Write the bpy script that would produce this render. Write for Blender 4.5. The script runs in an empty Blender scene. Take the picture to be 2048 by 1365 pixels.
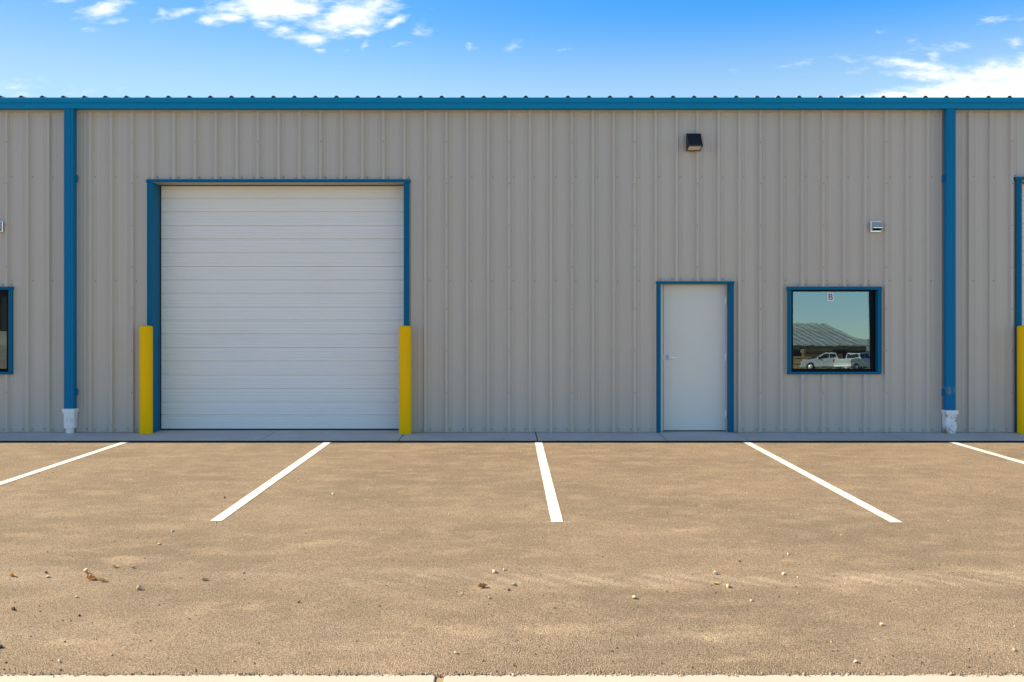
import bpy, bmesh, math, random
from mathutils import Vector, Matrix, noise
random.seed(7)
R = math.radians
scene = bpy.context.scene
C = scene.collection
# ------------------------------------------------------------------ camera
F, D, S = 1850.0, 13.487, 0.00729      # focal length in photo pixels, metres to the wall, metres per pixel on the wall
VX, VY, EYE = 1017.0, 630.0, 1.713     # vanishing point in the photo, eye height
cam = bpy.data.cameras.new('camera'); camo = bpy.data.objects.new('camera', cam); C.objects.link(camo)
cam.sensor_width = 36.0; cam.lens = 36.0 * F / 2048.0
cam.shift_x = (1024 - VX) / 2048.0; cam.shift_y = -(682.5 - VY) / 2048.0
cam.clip_start = 0.05; cam.clip_end = 3000
camo.location = (0, -D, EYE); camo.rotation_euler = (R(90), 0, 0)
scene.camera = camo
# ------------------------------------------------------------------ light
SUN_EL, SUN_AZ = 38.0, 7.2             # elevation; degrees behind the wall line, sun on the left
sd = Vector((-math.cos(R(SUN_EL)) * math.cos(R(SUN_AZ)), math.cos(R(SUN_EL)) * math.sin(R(SUN_AZ)), math.sin(R(SUN_EL))))
sl = bpy.data.lights.new('sun', 'SUN'); slo = bpy.data.objects.new('sun', sl); C.objects.link(slo)
sl.energy = 5.0; sl.angle = R(0.53); sl.color = (1.0, 0.865, 0.57)
slo.rotation_euler = sd.to_track_quat('Z', 'Y').to_euler(); slo.location = (-20, 3, 20)
scene.view_settings.view_transform = 'Standard'; scene.view_settings.look = 'None'
scene.view_settings.exposure = 1.09; scene.view_settings.gamma = 1.0
world = bpy.data.worlds.new('World'); scene.world = world; world.use_nodes = True
nt = world.node_tree; nt.nodes.clear()

class NT:
    """small helper for building node trees"""
    def __init__(s, tree): s.t = tree
    def n(s, typ, **kw):
        nd = s.t.nodes.new(typ)
        for k, v in kw.items():
            if k.startswith('_'):
                nd.inputs[k[1:].replace('_', ' ')].default_value = v
            else: setattr(nd, k, v)
        return nd
    def l(s, a, b): s.t.links.new(a, b)
    def m(s, op, a, b=None, c=None, clamp=False):
        nd = s.t.nodes.new('ShaderNodeMath'); nd.operation = op; nd.use_clamp = clamp
        for i, v in enumerate((a, b, c)):
            if v is None: continue
            if isinstance(v, (int, float)): nd.inputs[i].default_value = v
            else: s.l(v, nd.inputs[i])
        return nd.outputs[0]
    def mixc(s, fac, a, b, mode='MIX'):
        nd = s.t.nodes.new('ShaderNodeMix'); nd.data_type = 'RGBA'; nd.blend_type = mode
        for i, v in ((0, fac), (6, a), (7, b)):
            if isinstance(v, (int, float)): nd.inputs[i].default_value = v
            elif isinstance(v, tuple): nd.inputs[i].default_value = (*v[:3], 1)
            else: s.l(v, nd.inputs[i])
        return nd.outputs[2]
    def ramp(s, v, lo, hi, a=0.0, b=1.0):
        nd = s.t.nodes.new('ShaderNodeMapRange'); nd.interpolation_type = 'SMOOTHSTEP'
        nd.inputs['From Min'].default_value = lo; nd.inputs['From Max'].default_value = hi
        nd.inputs['To Min'].default_value = a; nd.inputs['To Max'].default_value = b
        s.l(v, nd.inputs['Value']); return nd.outputs['Result']
    def noise(s, vec, scale, detail=4, rough=0.5, dist=0.0):
        nd = s.t.nodes.new('ShaderNodeTexNoise'); s.l(vec, nd.inputs['Vector'])
        nd.inputs['Scale'].default_value = scale; nd.inputs['Detail'].default_value = detail
        nd.inputs['Roughness'].default_value = rough; nd.inputs['Distortion'].default_value = dist
        return nd.outputs['Fac']
    def mapping(s, vec, scale=(1, 1, 1), loc=(0, 0, 0), rot=(0, 0, 0)):
        nd = s.t.nodes.new('ShaderNodeMapping'); s.l(vec, nd.inputs['Vector'])
        nd.inputs['Scale'].default_value = scale; nd.inputs['Location'].default_value = loc; nd.inputs['Rotation'].default_value = rot
        return nd.outputs['Vector']

w = NT(nt)
sky = w.n('ShaderNodeTexSky', sky_type='NISHITA', sun_disc=False, sun_elevation=R(SUN_EL),
          sun_rotation=math.atan2(sd.x, sd.y), altitude=1300, air_density=1.0, dust_density=0.6, ozone_density=2.0)
tc = w.n('ShaderNodeTexCoord'); sp = w.n('ShaderNodeSeparateXYZ'); w.l(tc.outputs['Generated'], sp.inputs[0])
# clouds are laid out on the sky by compass direction: u = x/y, v = z/y looking north (+Y)
ay = w.m('MAXIMUM', w.m('ABSOLUTE', sp.outputs[1]), 0.02)
u = w.m('DIVIDE', sp.outputs[0], ay); v = w.m('DIVIDE', sp.outputs[2], ay)
cb = w.n('ShaderNodeCombineXYZ'); w.l(u, cb.inputs[0]); w.l(v, cb.inputs[1])
warp = w.n('ShaderNodeTexNoise', _Scale=26.0, _Detail=5.0, _Roughness=0.6); w.l(w.mapping(cb.outputs[0], (0.6, 1.2, 1)), warp.inputs['Vector'])
ws = w.n('ShaderNodeSeparateXYZ'); w.l(warp.outputs['Color'], ws.inputs[0])
uw = w.m('ADD', u, w.m('MULTIPLY', w.m('SUBTRACT', ws.outputs[0], 0.5), 0.055))
vw = w.m('ADD', v, w.m('MULTIPLY', w.m('SUBTRACT', ws.outputs[1], 0.5), 0.020))
blobs = [  # u, v, half width, half height, strength, tilt  (from photo pixels)
    (215, 17, 52, 15, 1.0, .25), (125, 5, 30, 8, .5, 0), (378, 20, 48, 9, .75, .1), (235, 42, 22, 7, .6, 0), (315, 25, 9, 13, .4, 0),
    (545, 16, 108, 30, 1.7, 0), (450, 38, 44, 13, 1.4, 0), (520, 50, 36, 9, .9, 0), (700, 30, 92, 34, 1.45, .25), (800, 47, 28, 12, 1.0, .35),
    (612, 80, 38, 15, 1.1, 0), (565, 62, 28, 9, .9, 0), (632, 100, 13, 6, .7, 0), (720, 60, 40, 10, 1.0, 0), (850, 55, 16, 14, .45, .5), (693, 100, 13, 6, .55, 0),
    (798, 96, 22, 7, .6, .3), (1030, 92, 26, 9, .38, .5), (950, 91, 8, 5, .45, .4), (733, 98, 6, 9, .3, 0), (1130, 102, 14, 4, .35, 0), (170, 64, 12, 4, .4, 0),
    (1570, 131, 70, 4, .35, .08), (1700, 147, 44, 6, .5, .15), (1810, 128, 75, 13, .95, -.15), (1690, 122, 18, 7, .4, 0), (1870, 95, 80, 9, .45, .05),
    (1890, 150, 90, 17, 1.1, -.08), (2010, 140, 95, 26, 1.35, .18), (1990, 180, 230, 27, 2.3, .11), (1790, 192, 110, 12, 1.1, .10), (2110, 155, 150, 44, 2.1, .1),
    (2000, 37, 52, 7, .5, .1), (2040, 85, 24, 9, .6, .2), (1760, 63, 16, 4, .3, 0), (-40, 180, 140, 14, .35, 0), (1860, 110, 14, 16, .5, .6)]
mask = None
for bx_, by_, rx, ry, st, tilt in blobs:
    cu = (bx_ - VX) / F; cv = (VY - by_) / F
    du = w.m('SUBTRACT', uw, cu)
    dv = w.m('SUBTRACT', w.m('SUBTRACT', vw, cv), w.m('MULTIPLY', du, tilt))
    a = w.m('MULTIPLY', du, F / rx); b = w.m('MULTIPLY', dv, F / ry)
    q = w.m('SQRT', w.m('ADD', w.m('MULTIPLY', a, a), w.m('MULTIPLY', b, b)))
    g = w.m('MULTIPLY', w.m('SUBTRACT', 1.35, q), st)
    mask = g if mask is None else w.m('SMOOTH_MAX', mask, g, 0.25)
fb = w.noise(w.mapping(cb.outputs[0], (0.42, 1.15, 1)), 56, 8, 0.62)
fb2 = w.noise(w.mapping(cb.outputs[0], (0.4, 1.3, 1)), 170, 5, 0.6)
dens = w.m('ADD', mask, w.m('ADD', w.m('MULTIPLY', w.m('SUBTRACT', fb, 0.505), 3.4), w.m('MULTIPLY', w.m('SUBTRACT', fb2, 0.5), 1.0)))
cov = w.ramp(dens, -0.05, 1.6)
cov = w.m('MULTIPLY', cov, w.m('GREATER_THAN', sp.outputs[1], 0.05))
# deeper blue just above the roof, away from the sun; faded overhead to warm shade
grad = w.m('MULTIPLY', w.ramp(sp.outputs[2], 0.215, 0.325), w.ramp(sp.outputs[2], 0.38, 0.60, 1.0, 0.12))
east = w.ramp(sp.outputs[0], -0.5, 0.6)
skyc = w.mixc(1.0, sky.outputs[0], (0.93, 0.945, 0.83), 'MULTIPLY')
deep = w.mixc(1.0, skyc, (0.12, 0.70, 1.25), 'MULTIPLY')
skyc = w.mixc(w.m('MULTIPLY', grad, w.m('ADD', 0.6, w.m('MULTIPLY', east, 0.4))), skyc, deep)
cloudc = w.mixc(w.ramp(dens, 0.4, 2.4), (3.6, 4.1, 4.7), (4.9, 4.85, 4.8))
skyc = w.mixc(w.ramp(sp.outputs[0], -0.1, -0.6), skyc, w.mixc(1.0, skyc, (0.76, 0.76, 0.97), 'MULTIPLY'))
skyc = w.mixc(cov, skyc, cloudc)
bg = w.n('ShaderNodeBackground', _Strength=0.12); w.l(skyc, bg.inputs['Color'])
wo = w.n('ShaderNodeOutputWorld'); w.l(bg.outputs[0], wo.inputs[0])

# ------------------------------------------------------------------ placing by depth
def P(px, py, d=0.0):
    """point at depth d in front of the wall that appears at photo pixel (px, py) -> X, Z"""
    k = S * (D - d) / D
    return (px - VX) * k, EYE + (VY - py) * k
LOT = -0.025
def G(px, py, z=LOT):
    """ground point under photo pixel"""
    t = F * (EYE - z) / (py - VY)
    return (px - VX) * t / F, -D + t, t / F      # X, Y, metres per pixel there

# ------------------------------------------------------------------ mesh helpers
class MB:
    def __init__(s): s.v = []; s.f = []; s.mi = []; s.sm = []
    def add(s, vs, fs, mi=0, smooth=False):
        o = len(s.v); s.v += [tuple(p) for p in vs]
        for f in fs: s.f.append(tuple(i + o for i in f)); s.mi.append(mi); s.sm.append(smooth)
    def box(s, x0, x1, y0, y1, z0, z1, mi=0, M=None):
        vs = [Vector(p) for p in ((x0, y0, z0), (x1, y0, z0), (x1, y1, z0), (x0, y1, z0), (x0, y0, z1), (x1, y0, z1), (x1, y1, z1), (x0, y1, z1))]
        if M: vs = [M @ p for p in vs]
        s.add(vs, [(0, 3, 2, 1), (4, 5, 6, 7), (0, 1, 5, 4), (1, 2, 6, 5), (2, 3, 7, 6), (3, 0, 4, 7)], mi)
    def prism(s, pts, axis, a, b, mi=0, M=None):
        """closed polygon pts (2-D) extruded along axis from a to b"""
        def mk(p, t):
            q = {'x': (t, p[0], p[1]), 'y': (p[0], t, p[1]), 'z': (p[0], p[1], t)}[axis]
            q = Vector(q); return M @ q if M else q
        n = len(pts); vs = [mk(p, a) for p in pts] + [mk(p, b) for p in pts]
        s.add(vs, [tuple(range(n))[::-1], tuple(range(n, 2 * n))] + [(i, (i + 1) % n, n + (i + 1) % n, n + i) for i in range(n)], mi)
    def lathe(s, prof, c=(0, 0, 0), axis='z', n=32, mi=0, M=None, sx=1.0, sy=1.0):
        """prof: list of (radius, height)"""
        vs = []
        for r, h in prof:
            for i in range(n):
                a = 2 * math.pi * i / n; x, y = r * math.cos(a) * sx, r * math.sin(a) * sy
                q = {'z': (x, y, h), 'y': (x, h, y), 'x': (h, x, y)}[axis]
                q = Vector(q) + Vector(c); vs.append(M @ q if M else q)
        fs = []
        for k in range(len(prof) - 1):
            for i in range(n): fs.append((k * n + i, k * n + (i + 1) % n, (k + 1) * n + (i + 1) % n, (k + 1) * n + i))
        s.add(vs, fs, mi, True)
        s.add([vs[i] for i in range(n)], [tuple(range(n))[::-1]], mi)
        o = (len(prof) - 1) * n; s.add([vs[o + i] for i in range(n)], [tuple(range(n))], mi)
    def build(s, name, mats, parent=None, loc=None, bevel=0.0, seg=2):
        me = bpy.data.meshes.new(name); me.from_pydata(s.v, [], s.f)
        for m in (mats if isinstance(mats, (list, tuple)) else [mats]): me.materials.append(m)
        for p, mi, sm in zip(me.polygons, s.mi, s.sm): p.material_index = mi; p.use_smooth = sm
        bm = bmesh.new(); bm.from_mesh(me); bmesh.ops.recalc_face_normals(bm, faces=bm.faces); bm.to_mesh(me); bm.free()
        o = bpy.data.objects.new(name, me); C.objects.link(o)
        if parent: o.parent = parent
        if loc: o.location = loc
        if bevel:
            b = o.modifiers.new('bevel', 'BEVEL'); b.width = bevel; b.segments = seg; b.limit_method = 'ANGLE'; b.angle_limit = R(40)
        return o
def tag(o, label=None, cat=None, group=None, kind=None):
    if label: o['label'] = label
    if cat: o['category'] = cat
    if group: o['group'] = group
    if kind: o['kind'] = kind
    return o
def thing(name, label, cat, loc=(0, 0, 0), rz=0.0, group=None):
    o = bpy.data.objects.new(name, None); C.objects.link(o); o.location = loc; o.rotation_euler = (0, 0, rz)
    o.empty_display_size = 0.2
    return tag(o, label, cat, group)
def kids(o): return [c for c in list(bpy.data.objects) if c.parent == o]
def dup(o, parent=None):
    c = o.copy(); C.objects.link(c); c.parent = parent
    for k in kids(o): dup(k, c)
    return c

# ------------------------------------------------------------------ materials
def mat(name, col, rough=0.5, metal=0.0, spec=0.5):
    m = bpy.data.materials.new(name); m.use_nodes = True; t = m.node_tree
    b = t.nodes['Principled BSDF']
    b.inputs['Base Color'].default_value = (*col, 1); b.inputs['Roughness'].default_value = rough
    b.inputs['Metallic'].default_value = metal; b.inputs['Specular IOR Level'].default_value = spec
    return m, NT(t), b
def coords(h): return h.n('ShaderNodeTexCoord').outputs['Object']
def bump(h, b, height, strength, dist):
    n = h.n('ShaderNodeBump', _Strength=strength, _Distance=dist); h.l(height, n.inputs['Height']); h.l(n.outputs[0], b.inputs['Normal'])
def painted(name, col, rough=0.4, var=0.06, dirt=(0.25, 0.23, 0.2), dirtamt=0.15, streak=(14, 14, 0.7), spec=0.5, bmp=0.0006):
    """factory-painted sheet metal: faint vertical streaks, dust, slight oil-canning"""
    m, h, b = mat(name, col, rough, 0, spec); c = coords(h)
    n1 = h.noise(h.mapping(c, streak), 1.0, 6, 0.6); n2 = h.noise(c, 1.3, 4, 0.6); n3 = h.noise(c, 60, 3, 0.6)
    k = h.m('ADD', 1 - var, h.m('MULTIPLY', h.m('ADD', n1, n2), var))
    cc = h.mixc(1.0, col, (1, 1, 1), 'MIX'); cc = h.n('ShaderNodeVectorMath', operation='SCALE')
    cc.inputs[0].default_value = col; h.l(k, cc.inputs['Scale'])
    d = h.m('MULTIPLY', h.ramp(h.m('ADD', h.m('MULTIPLY', n2, 0.6), h.m('MULTIPLY', n1, 0.5)), 0.5, 0.85), dirtamt)
    h.l(h.mixc(d, cc.outputs[0], dirt), b.inputs['Base Color'])
    h.l(h.m('ADD', rough - 0.08, h.m('MULTIPLY', n1, 0.16)), b.inputs['Roughness'])
    bump(h, b, h.m('ADD', h.noise(h.mapping(c, (3, 3, 0.8)), 1.0, 3, 0.5), h.m('MULTIPLY', n3, 0.02)), 1.0, bmp)
    return m
M_SIDING = painted('siding_paint', (0.535, 0.486, 0.402), 0.42, 0.07, (0.36, 0.30, 0.23), 0.22, (22, 22, 0.35), 0.5, 0.0015)
t_ = M_SIDING.node_tree; h = NT(t_); b = t_.nodes['Principled BSDF']; src = b.inputs['Base Color'].links[0].from_socket; c = coords(h)
sx_ = h.n('ShaderNodeSeparateXYZ'); h.l(c, sx_.inputs[0])
wn = h.n('ShaderNodeTexWhiteNoise', noise_dimensions='1D'); h.l(h.m('FLOOR', h.m('MULTIPLY', h.m('ADD', sx_.outputs[0], 0.08), 1 / 0.9144)), wn.inputs['W'])
tone = h.mixc(h.noise(c, 0.28, 3, 0.5), (1.07, 0.985, 0.97), (0.955, 1.01, 1.02))
tone2 = h.n('ShaderNodeVectorMath', operation='SCALE'); h.l(tone, tone2.inputs[0]); h.l(h.m('ADD', 0.975, h.m('MULTIPLY', wn.outputs['Value'], 0.05)), tone2.inputs['Scale'])
h.l(h.mixc(1.0, src, tone2.outputs[0], 'MULTIPLY'), b.inputs['Base Color'])
M_BLUE = painted('blue_trim_paint', (0.0, 0.125, 0.235), 0.5, 0.08, (0.04, 0.16, 0.24), 0.05, spec=0.15)
M_GUT = painted('blue_gutter_paint', (0.0, 0.235, 0.43), 0.5, 0.08, (0.05, 0.22, 0.32), 0.06, spec=0.15)
M_BLUE_D = painted('blue_downpipe_paint', (0.0, 0.175, 0.345), 0.5, 0.08, (0.03, 0.17, 0.25), 0.05, spec=0.15)
M_DOORW = painted('white_door_paint', (0.87, 0.85, 0.785), 0.45, 0.05, (0.45, 0.38, 0.28), 0.12, (0.6, 3, 6), 0.5, 0.001)
M_DOORG = painted('grey_door_paint', (0.74, 0.73, 0.645), 0.38, 0.03, (0.4, 0.36, 0.3), 0.08, (2, 2, 2), 0.5, 0.0015)
M_HEAD = painted('head_reveal_paint', (0.40, 0.40, 0.36), 0.5)
M_BLACK, _, _ = mat('black_vinyl', (0.004, 0.004, 0.005), 0.5, 0, 0.15)
M_RUBBER, _, _ = mat('black_rubber', (0.012, 0.012, 0.012), 0.8)
M_CLOSURE, _, _ = mat('rib_closure_foam', (0.03, 0.028, 0.026), 0.9)
M_SCREW, _, _ = mat('painted_screw_head', (0.20, 0.19, 0.175), 0.45, 0.2)
M_STEEL, _, _ = mat('satin_steel', (0.90, 0.89, 0.87), 0.42, 0.3)
M_STAINLESS, h, b = mat('stainless_sheet', (0.86, 0.87, 0.88), 0.25, 0.85)
bump(h, b, h.noise(coords(h), 25, 3), 0.5, 0.002)
M_LAMP, h, b = mat('dark_bronze_housing', (0.008, 0.009, 0.013), 0.4)
bump(h, b, h.noise(coords(h), 300, 2), 0.3, 0.0005)
M_LENS, h, b = mat('prismatic_lens', (0.80, 0.72, 0.58), 0.25); b.inputs['Transmission Weight'].default_value = 0.15
M_ROOF = painted('roof_paint', (0.42, 0.41, 0.37), 0.4)
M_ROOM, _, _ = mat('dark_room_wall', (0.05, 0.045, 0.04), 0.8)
# yellow bollard sleeve
M_YEL, h, b = mat('yellow_paint', (0.9, 0.6, 0.0), 0.55, 0, 0.1); c = coords(h)
n1 = h.noise(h.mapping(c, (16, 16, 1.2)), 1, 5, 0.6); n2 = h.noise(c, 9, 5, 0.65)
yc = h.mixc(n1, (0.98, 0.53, 0.0), (1.0, 0.57, 0.001))
h.l(h.mixc(h.ramp(n2, 0.60, 0.78, 0, 0.35), yc, (0.62, 0.42, 0.02)), b.inputs['Base Color'])
bump(h, b, h.m('ADD', h.noise(c, 140, 2), h.m('MULTIPLY', n1, 2)), 0.35, 0.001)
# white PVC fitting
def pvc(name, dirt):
    m, h, b = mat(name, (0.72, 0.72, 0.70), 0.35); c = coords(h)
    n1 = h.noise(h.mapping(c, (1, 1, 1)), 26, 6, 0.7, 1.5); n2 = h.noise(c, 7, 3)
    n2 = h.noise(c, 5, 2); d = h.ramp(h.m('ADD', n1, h.m('MULTIPLY', h.m('SUBTRACT', n2, 0.5), 1.2)), 0.62 - dirt, 0.72 - dirt * 0.6)
    h.l(h.mixc(d, h.mixc(n2, (0.88, 0.87, 0.84), (0.80, 0.80, 0.78)), (0.26, 0.21, 0.11)), b.inputs['Base Color'])
    bump(h, b, n1, 0.4, 0.002); return m
M_PVC = pvc('white_pvc', -0.12); M_PVCD = pvc('scraped_pvc', 0.075)
# scuffed downpipe
M_SCUFF, h, b = mat('scuffed_blue_paint', (0.006, 0.13, 0.29), 0.5, 0, 0.15); c = coords(h)
s2 = h.n('ShaderNodeSeparateXYZ'); h.l(c, s2.inputs[0])
n1 = h.noise(h.mapping(c, (1, 1, .35)), 13, 4, 0.6, 0.4); n2 = h.noise(h.mapping(c, (16, 16, 0.7)), 1, 5, 0.6)
def band(z0, hw): return h.ramp(h.m('ABSOLUTE', h.m('SUBTRACT', s2.outputs[2], z0)), hw * 1.0, hw * 0.2)
bd = h.m('ADD', band(0.62, 0.14), h.m('MULTIPLY', band(1.38, 0.14), 0.6))
sc = h.m('MULTIPLY', h.ramp(h.m('MULTIPLY', n1, bd), 0.40, 0.68), 0.45)
bl = h.mixc(n2, (0.0, 0.155, 0.31), (0.002, 0.19, 0.37))
h.l(h.mixc(sc, bl, (0.33, 0.33, 0.30)), b.inputs['Base Color'])

# window glass: partly mirror, partly clear
def glass(name, refl, tint, tr, wav=0.00015):
    m = bpy.data.materials.new(name); m.use_nodes = True; t = m.node_tree; t.nodes.clear(); h = NT(t)
    g = h.n('ShaderNodeBsdfGlossy', _Roughness=0.0); g.inputs['Color'].default_value = (*tint, 1)
    tp = h.n('ShaderNodeBsdfTransparent'); tp.inputs['Color'].default_value = (*tr, 1)
    mx = h.n('ShaderNodeMixShader'); mx.inputs[0].default_value = refl
    h.l(tp.outputs[0], mx.inputs[1]); h.l(g.outputs[0], mx.inputs[2])
    bp = h.n('ShaderNodeBump', _Strength=1.0, _Distance=wav)
    h.l(h.noise(h.mapping(coords(h), (1, 1, 0.8)), 5.5, 2, 0.4), bp.inputs['Height']); h.l(bp.outputs[0], g.inputs['Normal'])
    o = h.n('ShaderNodeOutputMaterial'); h.l(mx.outputs[0], o.inputs[0]); return m
M_GLASS = glass('coated_glass', 0.235, (0.58, 0.80, 1.0), (0.80, 0.88, 0.84))
M_GLASS2 = glass('inner_glass', 0.07, (0.85, 0.95, 0.75), (0.5, 0.55, 0.5), 0.00015)

# asphalt
def asphalt(name, near):
    m, h, b = mat(name, (0.25, 0.2, 0.15), 0.85, 0, 0.35); c = coords(h)
    s_ = h.n('ShaderNodeSeparateXYZ'); h.l(c, s_.inputs[0]); X, Y = s_.outputs[0], s_.outputs[1]
    vor = h.n('ShaderNodeTexVoronoi', _Scale=165.0, _Randomness=1.0); h.l(c, vor.inputs['Vector'])
    vor2 = h.n('ShaderNodeTexVoronoi', _Scale=230.0); h.l(c, vor2.inputs['Vector'])
    fine = h.noise(c, 190, 3, 0.7)
    spk = h.noise(c, 70, 2, 0.5)
    big = h.noise(h.mapping(c, (0.8, 1.0, 1)), 0.62, 6, 0.62)
    mid = h.noise(h.mapping(c, (0.8, 1.1, 1)), 3.6, 6, 0.6)
    base = h.mixc(h.ramp(big, 0.32, 0.68), (0.262, 0.191, 0.131), (0.345, 0.252, 0.173))
    base = h.mixc(h.ramp(mid, 0.42, 0.72, 0, 0.55), base, (0.46, 0.34, 0.235))
    smear = h.noise(h.mapping(c, (1.0, 1.5, 1), (3, 9, 0), (0, 0, 0.5)), 3.1, 6, 0.72, 0.6)
    base = h.mixc(h.ramp(smear, 0.60, 0.74, 0, 0.5), base, (0.47, 0.37, 0.265))
    oil = h.noise(h.mapping(c, (0.9, 1.1, 1), (11, 2, 0)), 1.5, 6, 0.7)
    base = h.mixc(h.ramp(oil, 0.56, 0.76, 0, 0.35), base, (0.18, 0.135, 0.095))
    # pale sandy dust: lengthwise bands left by traffic plus settled puddle stains
    dn = h.noise(h.mapping(c, (0.8, 1.6, 1)), 1.9, 6, 0.68)
    def strip(y0, hw): return h.ramp(h.m('ABSOLUTE', h.m('SUBTRACT', h.m('ADD', Y, h.m('MULTIPLY', big, 0.3)), y0 + 0.15)), hw, hw * 0.15)
    tr = h.m('ADD', strip(-7.33, 0.34), h.m('ADD', h.m('MULTIPLY', strip(-8.5, 0.30), 0.75), h.m('ADD', h.m('MULTIPLY', strip(-5.3, 0.35), 0.35), h.m('MULTIPLY', strip(-2.6, 0.4), 0.35))))
    dust = h.m('MULTIPLY', tr, h.ramp(dn, 0.36, 0.70))
    base = h.mixc(h.m('MULTIPLY', dust, 0.55), base, (0.47, 0.365, 0.265))
    pud = None
    for (px, py, rx, ry) in ((985, 1180, 60, 13), (1690, 1182, 55, 13), (1730, 1152, 55, 14), (1340, 1175, 60, 12), (490, 1218, 40, 14), (150, 1285, 100, 14),
                             (760, 1275, 40, 12), (920, 1262, 60, 13), (1130, 1262, 110, 14), (1490, 1265, 60, 20), (1480, 1310, 90, 16), (1185, 1330, 40, 10),
                             (1580, 1125, 30, 7), (1985, 1255, 30, 8), (2010, 1145, 50, 9), (270, 1120, 60, 8), (640, 1085, 60, 8), (1380, 1060, 70, 6)):
        x, y, s = G(px, py); ryw = ry * s * (py - VY) and abs(G(px, py + ry)[1] - y)
        a = h.m('MULTIPLY', h.m('SUBTRACT', h.m('ADD', X, h.m('MULTIPLY', h.m('SUBTRACT', mid, 0.5), 1.1)), x), 1 / (rx * s))
        d_ = h.m('MULTIPLY', h.m('SUBTRACT', h.m('ADD', Y, h.m('MULTIPLY', h.m('SUBTRACT', dn, 0.5), 0.7)), y), 1 / ryw)
        g = h.m('SUBTRACT', 1.2, h.m('SQRT', h.m('ADD', h.m('MULTIPLY', a, a), h.m('MULTIPLY', d_, d_))))
        pud = g if pud is None else h.m('MAXIMUM', pud, g)
    pf = h.m('MULTIPLY', h.m('MULTIPLY', h.ramp(pud, -0.1, 1.2), h.ramp(fine, 0.25, 0.6)), h.ramp(mid, 0.3, 0.6, 0.45, 1.0))
    base = h.mixc(h.m('MULTIPLY', pf, 0.6), base, (0.62, 0.46, 0.30))
    # tyre tread print in the dust
    chev = h.m('ADD', h.m('ADD', h.m('MULTIPLY', X, 29), h.m('MULTIPLY', mid, 5)), h.m('MULTIPLY', h.m('ADD', Y, 7.42), 30))
    tread = h.m('MULTIPLY', h.ramp(h.m('SINE', chev), -0.7, 0.9), h.ramp(h.m('ABSOLUTE', h.m('ADD', Y, 7.42)), 0.17, 0.12))
    tread = h.m('MULTIPLY', tread, h.m('MULTIPLY', h.ramp(X, -2.2, 0.6), h.ramp(dn, 0.34, 0.52)))
    base = h.mixc(h.m('MULTIPLY', tread, 0.38), base, (0.56, 0.44, 0.33))
    # stone grains: each a little lighter or darker, binder showing between
    vs = h.n('ShaderNodeSeparateColor'); h.l(vor.outputs['Color'], vs.inputs[0])
    gr = h.m('ADD', 0.66, h.m('MULTIPLY', vs.outputs[0], 0.68))
    gr = h.m('MULTIPLY', gr, h.ramp(vor.outputs['Distance'], 0.78, 0.38, 0.62, 1.06))
    gr = h.m('MULTIPLY', gr, h.m('MULTIPLY', h.ramp(spk, 0.30, 0.42, 0.62, 1.0), h.ramp(h.noise(c, 105, 1, 0.4), 0.26, 0.36, 0.42, 1.0)))
    sc_ = h.n('ShaderNodeVectorMath', operation='SCALE'); h.l(base, sc_.inputs[0]); h.l(gr, sc_.inputs['Scale'])
    h.l(sc_.outputs[0], b.inputs['Base Color'])
    hg = h.m('ADD', h.m('MULTIPLY', h.m('SUBTRACT', 1.0, vor.outputs['Distance']), 1.0), h.m('ADD', h.m('MULTIPLY', h.m('SUBTRACT', 1.0, vor2.outputs['Distance']), 0.35), h.m('MULTIPLY', h.noise(c, 34, 4, 0.65), 0.8)))
    bump(h, b, hg, 1.0, 0.0068)
    return m
M_ASPH = asphalt('dusty_asphalt', True)
M_GROUND, h, b = mat('far_ground', (0.30, 0.235, 0.165), 0.9); c = coords(h)
h.l(h.mixc(h.noise(c, 0.25, 6, 0.6), (0.24, 0.19, 0.135), (0.38, 0.30, 0.21)), b.inputs['Base Color'])
# concrete
def concrete(name, a_, b_, wet=0.0):
    m, h, b = mat(name, a_, 0.8, 0, 0.4); c = coords(h)
    n1 = h.noise(c, 1.4, 7, 0.62); n2 = h.noise(c, 45, 4, 0.7); n3 = h.noise(h.mapping(c, (9, 130, 1)), 1, 3, 0.6)
    col = h.mixc(h.ramp(n1, 0.3, 0.7), a_, b_)
    col = h.mixc(h.ramp(n2, 0.58, 0.75, 0, 0.35), col, tuple(x * 0.62 for x in a_))
    h.l(col, b.inputs['Base Color']); bump(h, b, h.m('ADD', n2, n3), 0.5, 0.0015); return m
M_APRON = concrete('apron_concrete', (0.54, 0.485, 0.415), (0.62, 0.56, 0.48))
M_PAN = concrete('gutter_pan_concrete', (0.455, 0.395, 0.345), (0.51, 0.445, 0.39))
M_SAND, h, b = mat('joint_sand', (0.36, 0.25, 0.14), 0.95); bump(h, b, h.noise(coords(h), 120, 4), 1.0, 0.006)
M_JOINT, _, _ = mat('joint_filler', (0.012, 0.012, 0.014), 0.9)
# road paint
M_LINE, h, b = mat('white_road_paint', (0.8, 0.79, 0.76), 0.6); c = coords(h)
n1 = h.noise(c, 150, 3, 0.7); n2 = h.noise(c, 3, 5, 0.6)
col = h.mixc(h.ramp(n2, 0.35, 0.75), (0.76, 0.72, 0.68), (0.66, 0.60, 0.53))
h.l(h.mixc(h.ramp(n1, 0.66, 0.74, 0, 0.7), col, (0.42, 0.34, 0.26)), b.inputs['Base Color'])
v_ = h.n('ShaderNodeTexVoronoi', _Scale=115.0); h.l(c, v_.inputs['Vector']); bump(h, b, h.m('SUBTRACT', 1.0, v_.outputs['Distance']), 0.5, 0.003)

# ------------------------------------------------------------------ ground
g = MB(); g.box(-600, 600, -700, 600, -1.0, -0.062); tag(g.build('ground', M_GROUND), kind='structure')
APR_Y = -0.862
KY = G(1017, 1346)[1]
lot = MB(); NX = 700
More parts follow.
